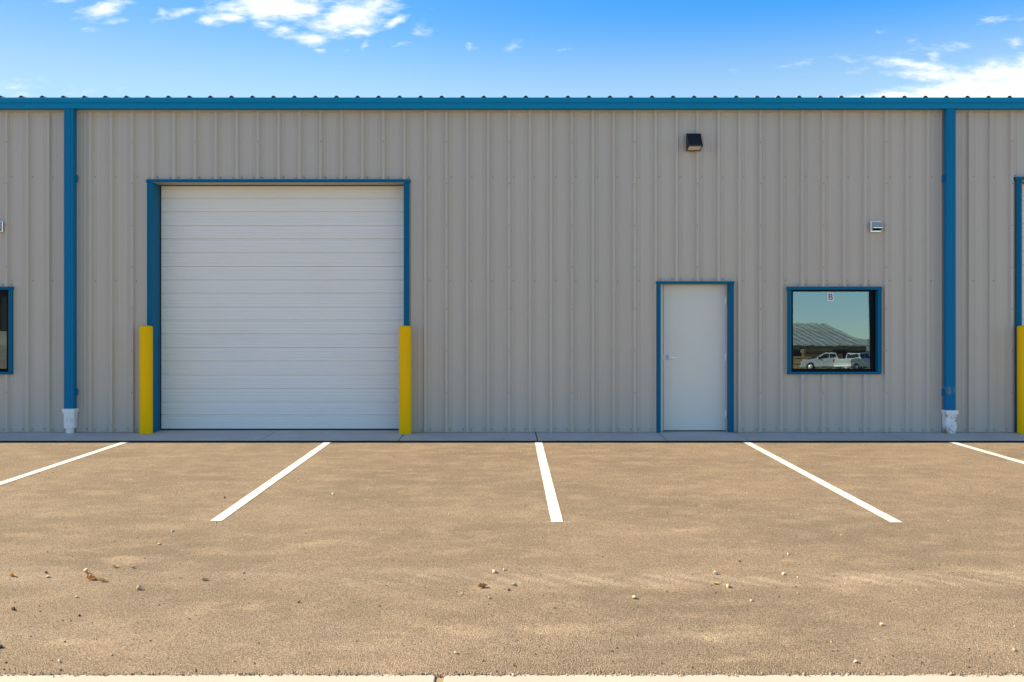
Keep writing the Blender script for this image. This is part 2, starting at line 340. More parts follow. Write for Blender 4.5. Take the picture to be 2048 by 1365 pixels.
# the slab with a ragged near edge where it meets the gutter pan
xs = [-16 + 32 * i / NX for i in range(NX + 1)]
vs = []; fs = []
for i, x in enumerate(xs):
    j = noise.noise(Vector((x * 9, 3.1, 0))) * 0.012 + noise.noise(Vector((x * 45, 7.7, 0))) * 0.011
    k = noise.noise(Vector((x * 30, 1.7, 4))) * 0.006
    vs += [(x, APR_Y - .011, LOT), (x, KY + 0.10, LOT), (x, KY + 0.02 + j, LOT - 0.002 + k * .3), (x, KY + j * 1.2, LOT - 0.010 + k), (x, KY - 0.008 + j * 1.3, -0.055)]
for i in range(NX):
    for r in range(4): a = i * 5 + r; fs.append((a, a + 5, a + 6, a + 1))
lot.add(vs, fs, 0, False)
parking = tag(lot.build('parking_lot', M_ASPH), kind='structure')
# wings of the lot out to the sides and the drive lane behind the gutter pan
m_ = MB(); m_.box(-60, 60, -30, KY - 0.66, -0.058, LOT - 0.004); lane = tag(m_.build('drive_lane', M_ASPH), kind='structure')
for a, b_ in ((-60, -16.01), (16.01, 60)): m_ = MB(); m_.box(a, b_, KY, APR_Y, -0.05, LOT); m_.build('parking_lot_wing', M_ASPH, parking)
# concrete gutter pan at the bottom of the picture, cast in slabs with a sandy joint
jx = G(879, 1356, -0.036)[0]
pan = MB(); x0 = jx - 14.6
slabs = [(-14.6, -9.0), (-8.965, -3.05), (-3.02, 0 - 0.022), (0.022, 3.0), (3.03, 9.0), (9.03, 14.9)]
m_ = MB(); m_.box(jx - 14.5, jx + 14.8, KY - 0.65, KY + 0.02, -0.11, -0.046); kerb = tag(m_.build('gutter_pan', M_SAND), kind='structure')
for a, b_ in slabs: pan = MB(); pan.box(jx + a, jx + b_, KY - 0.655, KY + 0.03, -0.10, -0.036); pan.build('concrete_slab', M_PAN, kerb, bevel=0.006)
# painted stall lines
lx = [-5.225, -2.463, 0.408, 3.243, 6.04, 8.86, -8.1]
LEND = G(1017, 1045)[1]
for i, x in enumerate(lx):
    m_ = MB(); n = 60; y1 = LEND + (0.04 if i == 1 else -0.02 if i == 3 else 0)
    y0_ = APR_Y - 0.013
    vs = []; fs = []
    for k in range(n + 1):
        y = y0_ + (y1 - y0_) * k / n
        jl = noise.noise(Vector((x, y * 25, 2))) * 0.0035; jr = noise.noise(Vector((x + 9, y * 25, 5))) * 0.0035
        vs += [(x - 0.050 + jl, y, LOT + 0.004), (x + 0.050 + jr, y, LOT + 0.004)]
    for k in range(n): fs.append((2 * k, 2 * k + 1, 2 * k + 3, 2 * k + 2))
    if i == 2: m_.add([(x - .10, y1 - .008, LOT + .0035), (x + .11, y1 - .006, LOT + .0035), (x + .11, y1 + .001, LOT + .0035), (x - .10, y1 + .001, LOT + .0035)], [(0, 1, 2, 3)])
    m_.add(vs, fs); m_.build('parking_line', M_LINE, parking)
# apron
ap = MB()
joints = [-9.4, -7.1, -5.22, -3.41, -1.50, 0.395, 2.17, 3.29, 5.45, 7.35, 9.3]
ex = [-30] + joints + [30]
m_ = MB(); m_.box(-30, 30, APR_Y + 0.004, 0.59, -0.09, -0.010); apron = tag(m_.build('pavement', M_JOINT), kind='structure')
for a, b_ in zip(ex[:-1], ex[1:]): m_ = MB(); m_.box(a + 0.007, b_ - 0.007, APR_Y, 0.60, -0.08, 0.0); m_.build('concrete_slab', M_APRON, apron, bevel=0.004)

m_ = MB(); m_.box(-30, 30, APR_Y - 0.012, APR_Y - 0.001, -0.09, -0.005); m_.build('dark_edge_strip', M_JOINT, apron)  # black strip covering the front face of the apron
# ------------------------------------------------------------------ building
bld = thing('warehouse', 'long metal warehouse unit with beige ribbed siding, blue trim and white roll-up doors', 'building', (0, 0, 0))
BX0, BX1, EAVE = -24.0, 24.0, 4.86
def rect(px0, py0, px1, py1):
    a = P(px0, py0); b = P(px1, py1); return [a[0], b[0], b[1], a[1]]        # x0 x1 z0 z1
op_bay = rect(308, 366, 808, 866); op_bay[2] = -0.01
op_bay2 = rect(2040.5, 361, 2540.5, 866); op_bay2[2] = -0.01
op_door = rect(1320.5, 568, 1457.5, 866); op_door[2] = -0.01
op_win = rect(1581, 580, 1753, 744); op_win0 = rect(-152, 580, 20, 744)
holes = [op_bay, op_bay2, op_door, op_win, op_win0]
PIT = 0.3048; RH = 0.039
rx0 = P(1311.7, 500, RH)[0]
def prof(x):
    """panel profile: 1.25 inch major ribs a foot apart, two shallow stiffening ribs between"""
    t = ((x - rx0 + PIT / 2) % PIT) - PIT / 2; a = abs(t)
    if a < 0.0170: return -RH
    if a < 0.036: return -RH * (0.036 - a) / 0.0190
    q = abs(a - 0.0965)
    if q < 0.008: return -0.005
    if q < 0.019: return -0.005 * (0.019 - q) / 0.011
    return 0.0
brk = []
k0 = int((BX0 - rx0) / PIT) - 1
for k in range(k0, k0 + int((BX1 - BX0) / PIT) + 3):
    cx = rx0 + k * PIT
    for s_ in (-0.1155, -0.1045, -0.0885, -0.0775, -0.036, -0.0170, 0.0170, 0.036, 0.0775, 0.0885, 0.1045, 0.1155):
        if BX0 < cx + s_ < BX1: brk.append(cx + s_)
for hx in holes: brk += [hx[0], hx[1]]
brk = sorted(set([BX0, BX1] + brk)); brk = [x for i, x in enumerate(brk) if i == 0 or x - brk[i - 1] > 1e-5]
wl = MB()
for a, b_ in zip(brk[:-1], brk[1:]):
    mid_ = (a + b_) / 2; spans = [(0.004, EAVE)]
    for hx in holes:
        if hx[0] < mid_ < hx[1]:
            ns = []
            for (z0, z1) in spans:
                if hx[2] > z0: ns.append((z0, hx[2]))
                if hx[3] < z1: ns.append((hx[3], z1))
            spans = ns
    ya, yb = prof(a + 1e-6), prof(b_ - 1e-6)
    for z0, z1 in spans: wl.add([(a, ya, z0), (b_, yb, z0), (b_, yb, z1), (a, ya, z1)], [(0, 1, 2, 3)])
# screws with washers: rows in the pans at each girt, lap screws up every third rib
def screw(x, z, y):
    n = 6
    vs = [(x + .0085 * math.cos(k * math.pi / 3), y - .001, z + .0085 * math.sin(k * math.pi / 3)) for k in range(n)] + \
         [(x + .0060 * math.cos(k * math.pi / 3), y - .0075, z + .0060 * math.sin(k * math.pi / 3)) for k in range(n)]
    wl.add(vs, [tuple(range(n, 2 * n))] + [(k, (k + 1) % n, n + (k + 1) % n, n + k) for k in range(n)], 1)
def free(x, z): return all(not (hx[0] - .10 < x < hx[1] + .10 and hx[2] - .1 < z < hx[3] + .06) for hx in holes)
rows = [P(0, 354.5)[1], P(0, 561.5)[1], 0.045]
for k in range(k0, k0 + int((BX1 - BX0) / PIT) + 3):
    cx = rx0 + k * PIT
    if not (-9 < cx < 9.5): continue
    for r, z in enumerate(rows):
        for dx in ((0.062,) if r < 2 else (0.062, -0.062)):
            x = cx + dx + random.uniform(-.008, .008)
            if free(x, z): screw(x, z + random.uniform(-.005, .005), prof(x))
    if (k + 300 * 3) % 3 == (round((P(1396.5, 400, RH)[0] - rx0) / PIT) + 900) % 3:
        for q in range(8):
            z = P(0, 285 + 83.3 * q)[1]
            if free(cx, z): screw(cx + random.uniform(-.003, .003), z + random.uniform(-.006, .006), -RH)
for k in range(-8, 9):                                  # pairs above the heads
    pass
for hx in (op_bay, op_door, op_win, op_bay2, op_win0):
    k = math.ceil((hx[0] - rx0) / PIT) - 1
    while rx0 + k * PIT < hx[1] + 0.1:
        for dx in (0.062, -0.062):
            x = rx0 + k * PIT + dx
            if hx[0] - .08 < x < hx[1] + .08: screw(x, hx[3] + 0.070, prof(x))
        k += 1
wl.build('wall', [M_SIDING, M_SCREW], bld)
# other walls and slab so the building stands from any side
m_ = MB(); m_.box(BX0 - .1, BX0, 0.0, 18, 0.0, EAVE); m_.box(BX1, BX1 + .1, 0.0, 18, 0.0, EAVE); m_.box(BX0 - .1, BX1 + .1, 18.001, 18.1, 0.0, EAVE)
m_.build('side_wall', M_SIDING, bld)
# roof, ribs open to the eave with closures inside
rf = MB(); slope = 1 / 24.0; RY0 = -0.085; rz0 = P(0, 195.5, 0.085)[1] + 0.012 - 0.010
rrx = P(967.5, 190, 0.085)[0]; RRH = P(0, 191.5, 0.085)[1] - rz0
pts = []
kk = int((BX0 - rrx) / PIT)
while rrx + kk * PIT < BX1:
    c_ = rrx + kk * PIT; pts += [(c_ - .038, 0), (c_ - .026, RRH * .55), (c_ - .011, RRH), (c_ + .011, RRH), (c_ + .026, RRH * .55), (c_ + .038, 0)]; kk += 1
pts = [(BX0 - .12, 0)] + pts + [(BX1 + .12, 0)]
n = len(pts); Y1 = 9.0; t_ = 0.006
A = [(x, RY0, rz0 + z) for x, z in pts]; B = [(x, Y1, rz0 + z + slope * (Y1 - RY0)) for x, z in pts]
A2 = [(x, RY0, rz0 + z - t_) for x, z in pts]
rf.add(A + B + A2, [(i, i + 1, n + i + 1, n + i) for i in range(n - 1)] + [(i, i + 1, 2 * n + i + 1, 2 * n + i) for i in range(n - 1)])
rzr = rz0 + slope * (Y1 - RY0)
rf.add([(BX0 - .12, Y1, rzr), (BX1 + .12, Y1, rzr), (BX1 + .12, 18.1, rz0), (BX0 - .12, 18.1, rz0)], [(0, 1, 2, 3)])
kk = int((BX0 - rrx) / PIT)
while rrx + kk * PIT < BX1:
    c_ = rrx + kk * PIT
    q = [(c_ - .034, -.006), (c_ - .024, RRH * .55 - .006), (c_ - .010, RRH - .007), (c_ + .010, RRH - .007), (c_ + .024, RRH * .55 - .006), (c_ + .034, -.006)]
    rf.add([(x, RY0 + .012, rz0 + z) for x, z in q], [tuple(range(6))], 1); kk += 1
roof = rf.build('roof', [M_ROOF, M_CLOSURE], bld)
# box gutter with rolled lip and mid groove
GD = 0.165
gt = P(0, 195.6, GD)[1]; gb = P(0, 217.0, GD)[1]; gm = P(0, 206.0, GD)[1]
m_ = MB()
prof_g = [(-0.036, gb + .004), (-0.034, gb), (-GD + .012, gb), (-GD + .010, gb + .003), (-GD + .010, gm - .003), (-GD + .013, gm - .001), (-GD + .013, gm + .003), (-GD, gm + .004),
          (-GD, gt - .008), (-GD + .003, gt), (-GD + .016, gt), (-GD + .016, gt - .01), (-GD + .02, gm + .01), (-GD + .02, gb + .01), (-0.045, gb + .01), (-0.045, gt - .02), (-0.036, gt - .02)]
cuts = [BX0 - .1, -12.2, -9.15, -6.1, -3.05, 0.3, 3.4, 6.4, 9.5, 12.5, BX1 + .1]
for a, b_ in zip([BX0 - .1, -6.71, 2.43, 11.6], [-6.7105, 2.4295, 11.5995, BX1 + .1]): m_.prism(prof_g, 'x', a, b_)
m_.build('gutter', M_GUT, bld)
m_ = MB(); m_.box(BX0, BX1, -0.0335, -0.003, gb - 0.02, gb + .12); m_.build('eave_trim', M_SIDING, bld)

# trims round an opening (bullnose strips), named as parts of the door or window they frame
def trims(par, o, hp, jw=0.076, hh=0.044, sill=False, deep=0.25, hmat=None):
    x0, x1, z0, z1 = o; f0, f1 = -0.040, -0.0335
    zb = max(z0, 0.001) - (0.0 if not sill else 0.0)
    for nm, (a, b_) in (('jamb', (x0 - jw, x0)), ('jamb', (x1, x1 + jw))):
        m_ = MB(); m_.box(a, b_, f0 - .006, 0.0, zb, z1 - .0015)
        xi = x0 if b_ == x0 else x1
        if xi == x0: m_.box(x0 - .004, x0 + .0008, f0, deep, zb + .001, z1 - .003)
        else: m_.box(x1 - .0008, x1 + .004, f0, deep, zb + .001, z1 - .003)
        # rolled outer edge
        e = a if xi == x0 else b_
        m_.box(e - .007, e + .007, f0 - .012, f0 + .004, zb, z1 - .002)
        m_.build(nm, M_BLUE, par, bevel=0.003)
    m_ = MB(); m_.box(x0 - jw - hp, x1 + jw + hp, f0 - .014, -0.001, z1, z1 + hh); m_.build('head_trim', M_BLUE, par, bevel=0.003)
    m_ = MB(); m_.box(x0 + .001, x1 - .001, -0.045, deep, z1 - .002, z1 + .004); m_.build('head_reveal', hmat or M_BLUE, par)
    if sill:
        m_ = MB(); m_.box(x0 - jw - hp * .4, x1 + jw + hp * .2, f0 - .014, -0.001, z0 - .036, z0); m_.box(x0, x1, -0.03, deep, z0 - .006, z0 + .001)
        m_.build('sill', M_BLUE, par, bevel=0.003)

# overhead doors: six ribbed sections
def curtain_profile(z0, z1):
    """(y, z) going up; sections with a tongue joint, two deep grooves and fine pinstripes"""
    pts = []; H = (z1 - z0) / 6.0; Yf = 0.25
    pts.append((Yf, z0))
    for s_ in range(6):
        b0 = z0 + s_ * H
        if s_: pts += [(Yf, b0 - .006), (Yf + .020, b0 - .005), (Yf + .020, b0 + .001), (Yf, b0 + .004)]
        for t in range(3):
            a0 = b0 + t * H / 3
            if t: pts += [(Yf, a0 - .016), (Yf + .026, a0 - .009), (Yf + .026, a0 + .007), (Yf, a0 + .016)]
            for q in (1, 2, 3):
                zz = a0 + .013 + (H / 3 - .033) * q / 4.0
                pts += [(Yf, zz - .005), (Yf + .0065, zz - .001), (Yf + .0065, zz + .001), (Yf, zz + .005)]
    pts.append((Yf, z1 + .05)); return pts
def overhead(o, label):
    od = thing('overhead_door', None, None); od.parent = bld
    if label: od['label'] = label
    trims(od, o, 0.022, deep=0.27, hmat=M_HEAD)
    pr = curtain_profile(0.018, o[3]); m_ = MB(); x0, x1 = o[0] - .05, o[1] + .05
    NXs = 40; vs = []
    for i in range(NXs + 1):
        x = x0 + (x1 - x0) * i / NXs
        for y, z in pr:
            wob = noise.noise(Vector((x * 0.7, z * 1.6, 3))) * 0.0028
            vs.append((x, y + wob, z))
    n = len(pr); fs = []
    for i in range(NXs):
        for k in range(n - 1): fs.append((i * n + k, (i + 1) * n + k, (i + 1) * n + k + 1, i * n + k + 1))
    m_.add(vs, fs); m_.build('door_curtain', M_DOORW, od)
    m_ = MB(); m_.box(o[0] + .002, o[1] - .002, 0.245, 0.275, 0.0015, 0.022); m_.build('bottom_seal', M_RUBBER, od)
    m_ = MB(); m_.box(x0, x1, 0.238, 0.249, o[3] - .014, o[3] - .003)
    m_.box(o[0] + .0015, o[0] + .012, 0.236, 0.249, 0.022, o[3] - .014); m_.box(o[1] - .012, o[1] - .0015, 0.236, 0.249, 0.022, o[3] - .014)
    m_.build('weather_strip', M_RUBBER, od)
    return od
overhead(op_bay, 'fully visible closed white roll-up door between two yellow bollards')
overhead(op_bay2, 'white roll-up door cut off by the right edge')

# entry door
ed = thing('entry_door', None, None); ed.parent = bld
trims(ed, op_door, 0.016, jw=0.056, hh=0.034, deep=0.10)
x0, x1, z0, z1 = op_door; LY = 0.105
lx0, _ = P(1327, 600, -LY); lx1, _ = P(1451.5, 600, -LY); lz1 = P(1400, 570.5, -LY)[1]
m_ = MB()
m_.box(x0 - .03, lx0 - .007, LY - .006, LY + .10, 0.001, z1); m_.box(lx1 + .004, x1 + .03, LY - .006, LY + .10, 0.001, z1)
m_.box(lx0 - .004, lx1 + .004, LY - .006, LY + .10, lz1 + .004, z1 + .02)
m_.build('door_frame', M_DOORG, ed, bevel=0.002)
m_ = MB(); m_.box(lx0, lx1, LY, LY + .044, 0.016, lz1); leaf = m_.build('door_leaf', M_DOORG, ed, bevel=0.0015)
m_ = MB(); m_.box(lx0 - .003, lx1 + .003, LY + .06, LY + .08, 0.0015, lz1 + .003); m_.build('door_stop', M_BLACK, ed)
m_ = MB(); m_.box(lx0 + .001, lx1 - .001, LY + .002, LY + .04, 0.002, 0.0145); m_.build('threshold', M_RUBBER, ed)
# lever handle with rose
hx_, hz_ = P(1337.5, 715, -LY)
m_ = MB(); m_.lathe([(0.0, 0), (0.045, 0), (0.045, -.006), (0.038, -.013), (0.016, -.016), (0.012, -.052), (0.0, -.054)], (hx_, LY, hz_), 'y', 32)
nn = 12; ring = []
for i in range(nn + 1):
    t = i / nn; x = hx_ - .012 + t * .128; y = LY - .048 - .006 * math.sin(t * 3.0) + (0.012 if t > .93 else 0); z = hz_ + .003 * math.sin(t * 5) ; hh = .0155 * (1 - .35 * t); th = .0075
    ring.append([(x, y + th * math.cos(a) , z + hh * math.sin(a)) for a in [2 * math.pi * k / 12 for k in range(12)]])
vs = [p for r in ring for p in r]
m_.add(vs, [(i * 12 + k, i * 12 + (k + 1) % 12, (i + 1) * 12 + (k + 1) % 12, (i + 1) * 12 + k) for i in range(nn) for k in range(12)] + [tuple(range(12)), tuple(range(nn * 12, nn * 12 + 12))], 0, True)
m_.build('door_handle', M_STEEL, ed)
for py in (601.5, 714.5, 829.5):
    xh, zh = P(1452.5, py, -LY + .01); m_ = MB()
    m_.lathe([(0.0, -.057), (0.0075, -.057), (0.0075, .057), (0.0, .057)], (xh - .002, LY - .009, zh), 'z', 14)
    m_.box(xh - .020, xh + .010, LY - .0075, LY - .0065, zh - .056, zh + .056); m_.build('hinge', M_STEEL, ed)
m_ = MB(); m_.box(lx0 - .0035, lx0 - .0005, LY - .0085, LY + .02, hz_ - .04, hz_ + .04); m_.build('strike_plate', M_STEEL, ed)

# windows
def window(o, label, sticker, tilt=1.41, side_lite=False):
    wd = thing('window', None, None); wd.parent = bld
    if label: wd['label'] = label
    trims(wd, o, 0.012, jw=0.050, hh=0.044, sill=True, deep=0.06)
    x0, x1, z0, z1 = o; fy = 0.060
    iw = 0.050; ib = 0.042; it = 0.024
    m_ = MB()
    m_.box(x0, x0 + iw, fy - .02, fy + .05, z0 + .001, z1 - .003); m_.box(x1 - iw - .022, x1, fy - .02, fy + .05, z0 + .001, z1 - .003)
    m_.box(x0 + iw, x1 - iw - .022, fy - .021, fy + .05, z1 - it, z1 - .003); m_.box(x0 + iw, x1 - iw - .022, fy - .021, fy + .05, z0 + .001, z0 + ib)
    m_.build('window_frame', M_BLACK, wd, bevel=0.002)
    gx0, gx1, gz0, gz1 = x0 + iw - .004, x1 - iw - .018, z0 + ib - .004, z1 - it + .004
    for nm, mt, dy, tl, rz in (('glass_pane', M_GLASS, 0.0, tilt, 0.0), ('inner_pane', M_GLASS2, 0.026, tilt + .16, -0.12)):
        hgt = gz1 - gz0; dx = math.tan(R(rz)) * (gx1 - gx0)
        yb = fy - 0.012 + dy; yt = yb + math.tan(R(tl)) * hgt
        m_ = MB(); m_.add([(gx0, yb, gz0), (gx1, yb + dx, gz0), (gx1, yt + dx, gz1), (gx0, yt, gz1)], [(0, 1, 2, 3)]); m_.build(nm, mt, wd)
    if sticker:
        # letter sticker on the pane
        def pt(px, py, off):
            X, Z = P(px, py, -0.06); t = (Z - gz0) / (gz1 - gz0)
            return X, fy - 0.012 + math.tan(R(tilt)) * (Z - gz0) - off, Z
        a, b_ = (1655.3, 586.5), (1667.3, 602.5)
        m_ = MB(); q = [pt(a[0], b_[1], .0012), pt(b_[0], b_[1], .0012), pt(b_[0], a[1], .0012), pt(a[0], a[1], .0012)]
        q2 = [pt(a[0], b_[1], .0006), pt(b_[0], b_[1], .0006), pt(b_[0], a[1], .0006), pt(a[0], a[1], .0006)]
        m_.add(q + q2, [(0, 1, 2, 3), (7, 6, 5, 4), (0, 4, 5, 1), (1, 5, 6, 2), (2, 6, 7, 3), (3, 7, 4, 0)])
        mw, _, _ = mat('sticker_white', (0.93, 0.94, 0.95), 0.5); m_.build('sticker', mw, wd)
        cu = bpy.data.curves.new('letter', 'FONT'); cu.body = 'B'; cu.size = 0.122; cu.align_x = 'CENTER'; cu.align_y = 'CENTER'; cu.offset = 0.002; cu.extrude = 0.0003
        ob = bpy.data.objects.new('letter', cu); C.objects.link(ob)
        dg = bpy.context.evaluated_depsgraph_get(); me = bpy.data.meshes.new_from_object(ob.evaluated_get(dg)); bpy.data.objects.remove(ob)
        me.name = 'letter'; ml, _, _ = mat('sticker_letter', (0.15, 0.14, 0.22), 0.5); me.materials.clear(); me.materials.append(ml)
        lt = bpy.data.objects.new('letter', me); C.objects.link(lt); lt.parent = wd
        p = pt(1661.6, 595.0, .0030); lt.location = p; lt.rotation_euler = (R(90 - tilt), 0, 0)
    return wd
window(op_win, 'square window with a white letter B sticker at the top of its glass', True)
window(op_win0, 'window cut off by the left edge', False, tilt=-0.3)
# dim office rooms behind the windows
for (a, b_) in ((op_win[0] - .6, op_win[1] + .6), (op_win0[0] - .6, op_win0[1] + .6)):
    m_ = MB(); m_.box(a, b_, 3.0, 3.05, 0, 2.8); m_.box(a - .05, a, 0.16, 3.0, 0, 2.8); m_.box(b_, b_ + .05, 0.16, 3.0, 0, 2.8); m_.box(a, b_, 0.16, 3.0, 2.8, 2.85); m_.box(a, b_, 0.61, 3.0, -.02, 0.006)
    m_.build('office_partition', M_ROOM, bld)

# downspouts
def downspout(px0, px1, bot, m, label, dirty):
    ds = thing('downspout', None, None); ds.parent = bld
    if label: ds['label'] = label
    d1 = 0.145; x0 = P(px0, 500, d1)[0]; x1 = P(px1, 500, d1)[0]; zt = gb - 0.001; zb = P(0, bot, d1)[1] - .01
    c_ = 0.006
    def loop(z): return [(x0, -d1 + c_, z), (x0 + c_, -d1, z), (x0 + .030, -d1, z), (x0 + .034, -d1 + .0035, z), (x0 + .040, -d1 + .0035, z), (x0 + .044, -d1, z),
                         (x1 - .044, -d1, z), (x1 - .040, -d1 + .0035, z), (x1 - .034, -d1 + .0035, z), (x1 - .030, -d1, z), (x1 - c_, -d1, z), (x1, -d1 + c_, z), (x1, -.038, z), (x0, -.038, z)]
    m_ = MB(); A_, B_ = loop(zb), loop(zt); n = len(A_)
    m_.add(A_ + B_, [tuple(range(n))[::-1], tuple(range(n, 2 * n))] + [(i, (i + 1) % n, n + (i + 1) % n, n + i) for i in range(n)])
    m_.build('pipe', m, ds)
    for py, sgn in ((357, 1), (785, 1)):
        z = P(0, py, 0.1)[1]; m_ = MB()
        s_ = 1 if px0 < 1000 else -1
        e = x1 if s_ > 0 else x0
        a, b_ = sorted((e, e + s_ * .020))
        m_.box(a, b_, -0.075, -0.034, z - .05, z + .05); a, b_ = sorted((e + s_ * .0005, e + s_ * .004)); m_.box(a, b_, -0.13, -0.07, z - .03, z + .03)
        m_.build('bracket', m, ds, bevel=0.003)
    # plastic drain connector
    xc = (x0 + x1) / 2; yc = -0.09; m_ = MB(); zc = zb + .01
    mt = M_PVCD if dirty else M_PVC
    def sq(w_, dd, r, z, ox=0):
        o = []
        for cx, cy, a0 in ((1, 1, 0), (-1, 1, 90), (-1, -1, 180), (1, -1, 270)):
            for k in range(4):
                a = R(a0 + k * 30); w2 = w_ * .90; o.append((xc + ox + cx * (w2 - r) + r * math.cos(a), yc + cy * (dd - r) + r * math.sin(a), z))
        return o
    def loft(rings):
        vs = [p for r in rings for p in r]; n = 16
        m_.add(vs, [(i * n + k, i * n + (k + 1) % n, (i + 1) * n + (k + 1) % n, (i + 1) * n + k) for i in range(len(rings) - 1) for k in range(n)] + [tuple(range(n))[::-1], tuple(range((len(rings) - 1) * n, len(rings) * n))], 0, False)
    if dirty:
        loft([sq(.084, .06, .02, 0.002, -.002), sq(.086, .062, .02, 0.03, -.002), sq(.090, .066, .02, 0.10, 0.0), sq(.094, .068, .015, zc - .060, .003), sq(.098, .070, .012, zc - .056, .004)])
        loft([sq(.101, .074, .010, zc - .058, .004), sq(.104, .076, .010, zc - .05, .004), sq(.104, .076, .010, zc - .004, .006), sq(.098, .072, .010, zc, .006)])
    else:
        loft([sq(.060, .060, .055, 0.0015, -.004), sq(.060, .060, .055, 0.078, -.004)])
        loft([sq(.082, .070, .05, 0.070, 0), sq(.086, .074, .05, 0.082, 0), sq(.088, .076, .045, 0.20, 0), sq(.086, .072, .04, 0.206, 0)])
        loft([sq(.083, .068, .03, 0.203, .003), sq(.088, .070, .02, zc - .055, .003)])
        loft([sq(.098, .076, .010, zc - .056, .003), sq(.100, .078, .010, zc - .05, .003), sq(.102, .078, .010, zc - .004, .003), sq(.098, .074, .010, zc, .003)])
    m_.build('drain_connector', mt, ds, bevel=0.002)
    return ds
downspout(127.5, 146.5, 818, M_BLUE_D, 'clean blue downspout on a white round drain fitting', False)
downspout(1893.5, 1912, 821, M_SCUFF, 'blue downspout with grey scuffs near its foot', True)

# ------------------------------------------------------------------ wall fixtures
wx, _ = P(1385.5, 280); lamp = thing('wall_light', 'black wedge-shaped security light mounted high on the siding above the entry door', 'wall light', (wx, -RH, P(0, 304)[1]))
hw = (P(1399, 0)[0] - P(1371.5, 0)[0]) / 2; H = P(0, 269)[1] - P(0, 304)[1]; DP = 0.185; zf = 0.040
m_ = MB()
m_.prism([(0, 0.0), (-.012, 0.0), (-.012, H), (0, H)], 'x', -hw - .004, hw + .004)
# hood: top, front slope, sides, open at the bottom
ou = [(-.012, H - .002), (-.045, H - .004), (-DP, zf + .022), (-DP, zf), (-DP + .008, zf), (-DP + .008, zf + .019), (-.047, H - .013), (-.012, H - .012)]
m_.prism(ou, 'x', -hw, hw)
for a, b_ in ((-hw, -hw + .008), (hw - .008, hw)): m_.prism([(-.012, 0.004), (-.012, H - .004), (-.045, H - .005), (-DP + .001, zf + .021), (-DP + .001, zf + .001)], 'x', a, b_)
m_.prism([(-.012, 0.001), (-.022, 0.003), (-.022, .02), (-.012, .02)], 'x', -hw + .008, hw - .008)
m_.build('housing', M_LAMP, lamp, bevel=0.002)
m_ = MB(); N = 14; vs = []
q0, q1 = (-.022, .012), (-DP + .008, zf + .008)
m_.prism([q0, q1, (q1[0], q1[1] + .012), (q0[0], q0[1] + .012)], 'x', -hw + .009, hw - .009)
m_.build('lens', M_LENS, lamp)

def vent(px, py, label):
    X, Z = P(px, py, 0.03); t = thing('vent_hood', label, 'vent', (X, -RH, Z), group='metal wall vents')
    hwv = 0.074; hv = 0.078
    m_ = MB(); m_.box(-hwv, hwv, -.008, 0, -hv, hv); m_.build('back_plate', M_STAINLESS, t, bevel=0.0015)
    m_ = MB(); th = .0025; dp = .095
    i0, i1 = hwv - .010, hwv - .010
    # sloped hood roof and cheeks
    m_.prism([(-.008, hv - .006), (-dp, -.020), (-dp, -.030), (-dp + th, -.030), (-dp + th, -.021), (-.008, hv - .010)], 'x', -i0 + .001, i1 - .001)
    for a, b_ in ((-i0 - th, -i0), (i1, i1 + th)): m_.prism([(-.008, hv - .006), (-dp, -.020), (-dp, -.030), (-.008, -hv + .012)], 'x', a, b_)
    m_.build('hood', M_STAINLESS, t)
    m_ = MB(); m_.add([(-i0 + .004, -.074, -.026), (i1 - .004, -.074, -.026), (i1 - .004, -.014, -.060), (-i0 + .004, -.014, -.060)], [(0, 1, 2, 3)])
    m_.box(-i0 * .6, i0 * .6, -.05, -.04, -.055, -.036)
    m_.build('flap', M_BLACK, t)
    return t
vent(1750.5, 453.7, 'small shiny vent hood mounted above the window with the letter sticker')
vent(-3.0, 453.7, 'small shiny vent hood cut off by the left edge of the picture')

# ------------------------------------------------------------------ bollards
def bollard(px, label, first=None, d=0.15):
    X, _ = P(px, 700, d); top = P(0, 652.8, d + .08)[1]
    if first:
        t = dup(first); t.location = (X, -d, 0); t['label'] = label; t['group'] = 'yellow bollards beside the roll-up doors'; return t
    t = thing('bollard', label, 'bollard', (X, -d, 0), group='yellow bollards beside the roll-up doors')
    r = 0.0905
    m_ = MB(); m_.lathe([(r, 0.001), (r, top - .014), (r - .003, top - .006), (r - .010, top - .001)], n=48); m_.build('post', M_YEL, t)
    m_ = MB(); m_.lathe([(r - .011, top - .004), (r * .7, top + .004), (r * .3, top + .008), (0.004, top + .009)], n=48); m_.build('cap', M_YEL, t)
    return t
b1 = bollard(292.3, 'yellow bollard at the left jamb of the roll-up door, near the clean downspout')
b2 = bollard(810.5, 'yellow bollard at the right jamb of the roll-up door, in the middle of the three', b1)
b3 = bollard(2048.5, 'yellow bollard cut off by the right edge, beyond the scuffed downspout', b1)
b2.rotation_euler = (0, R(-0.25), 1.1); b3.rotation_euler = (0, R(0.1), 2.3)

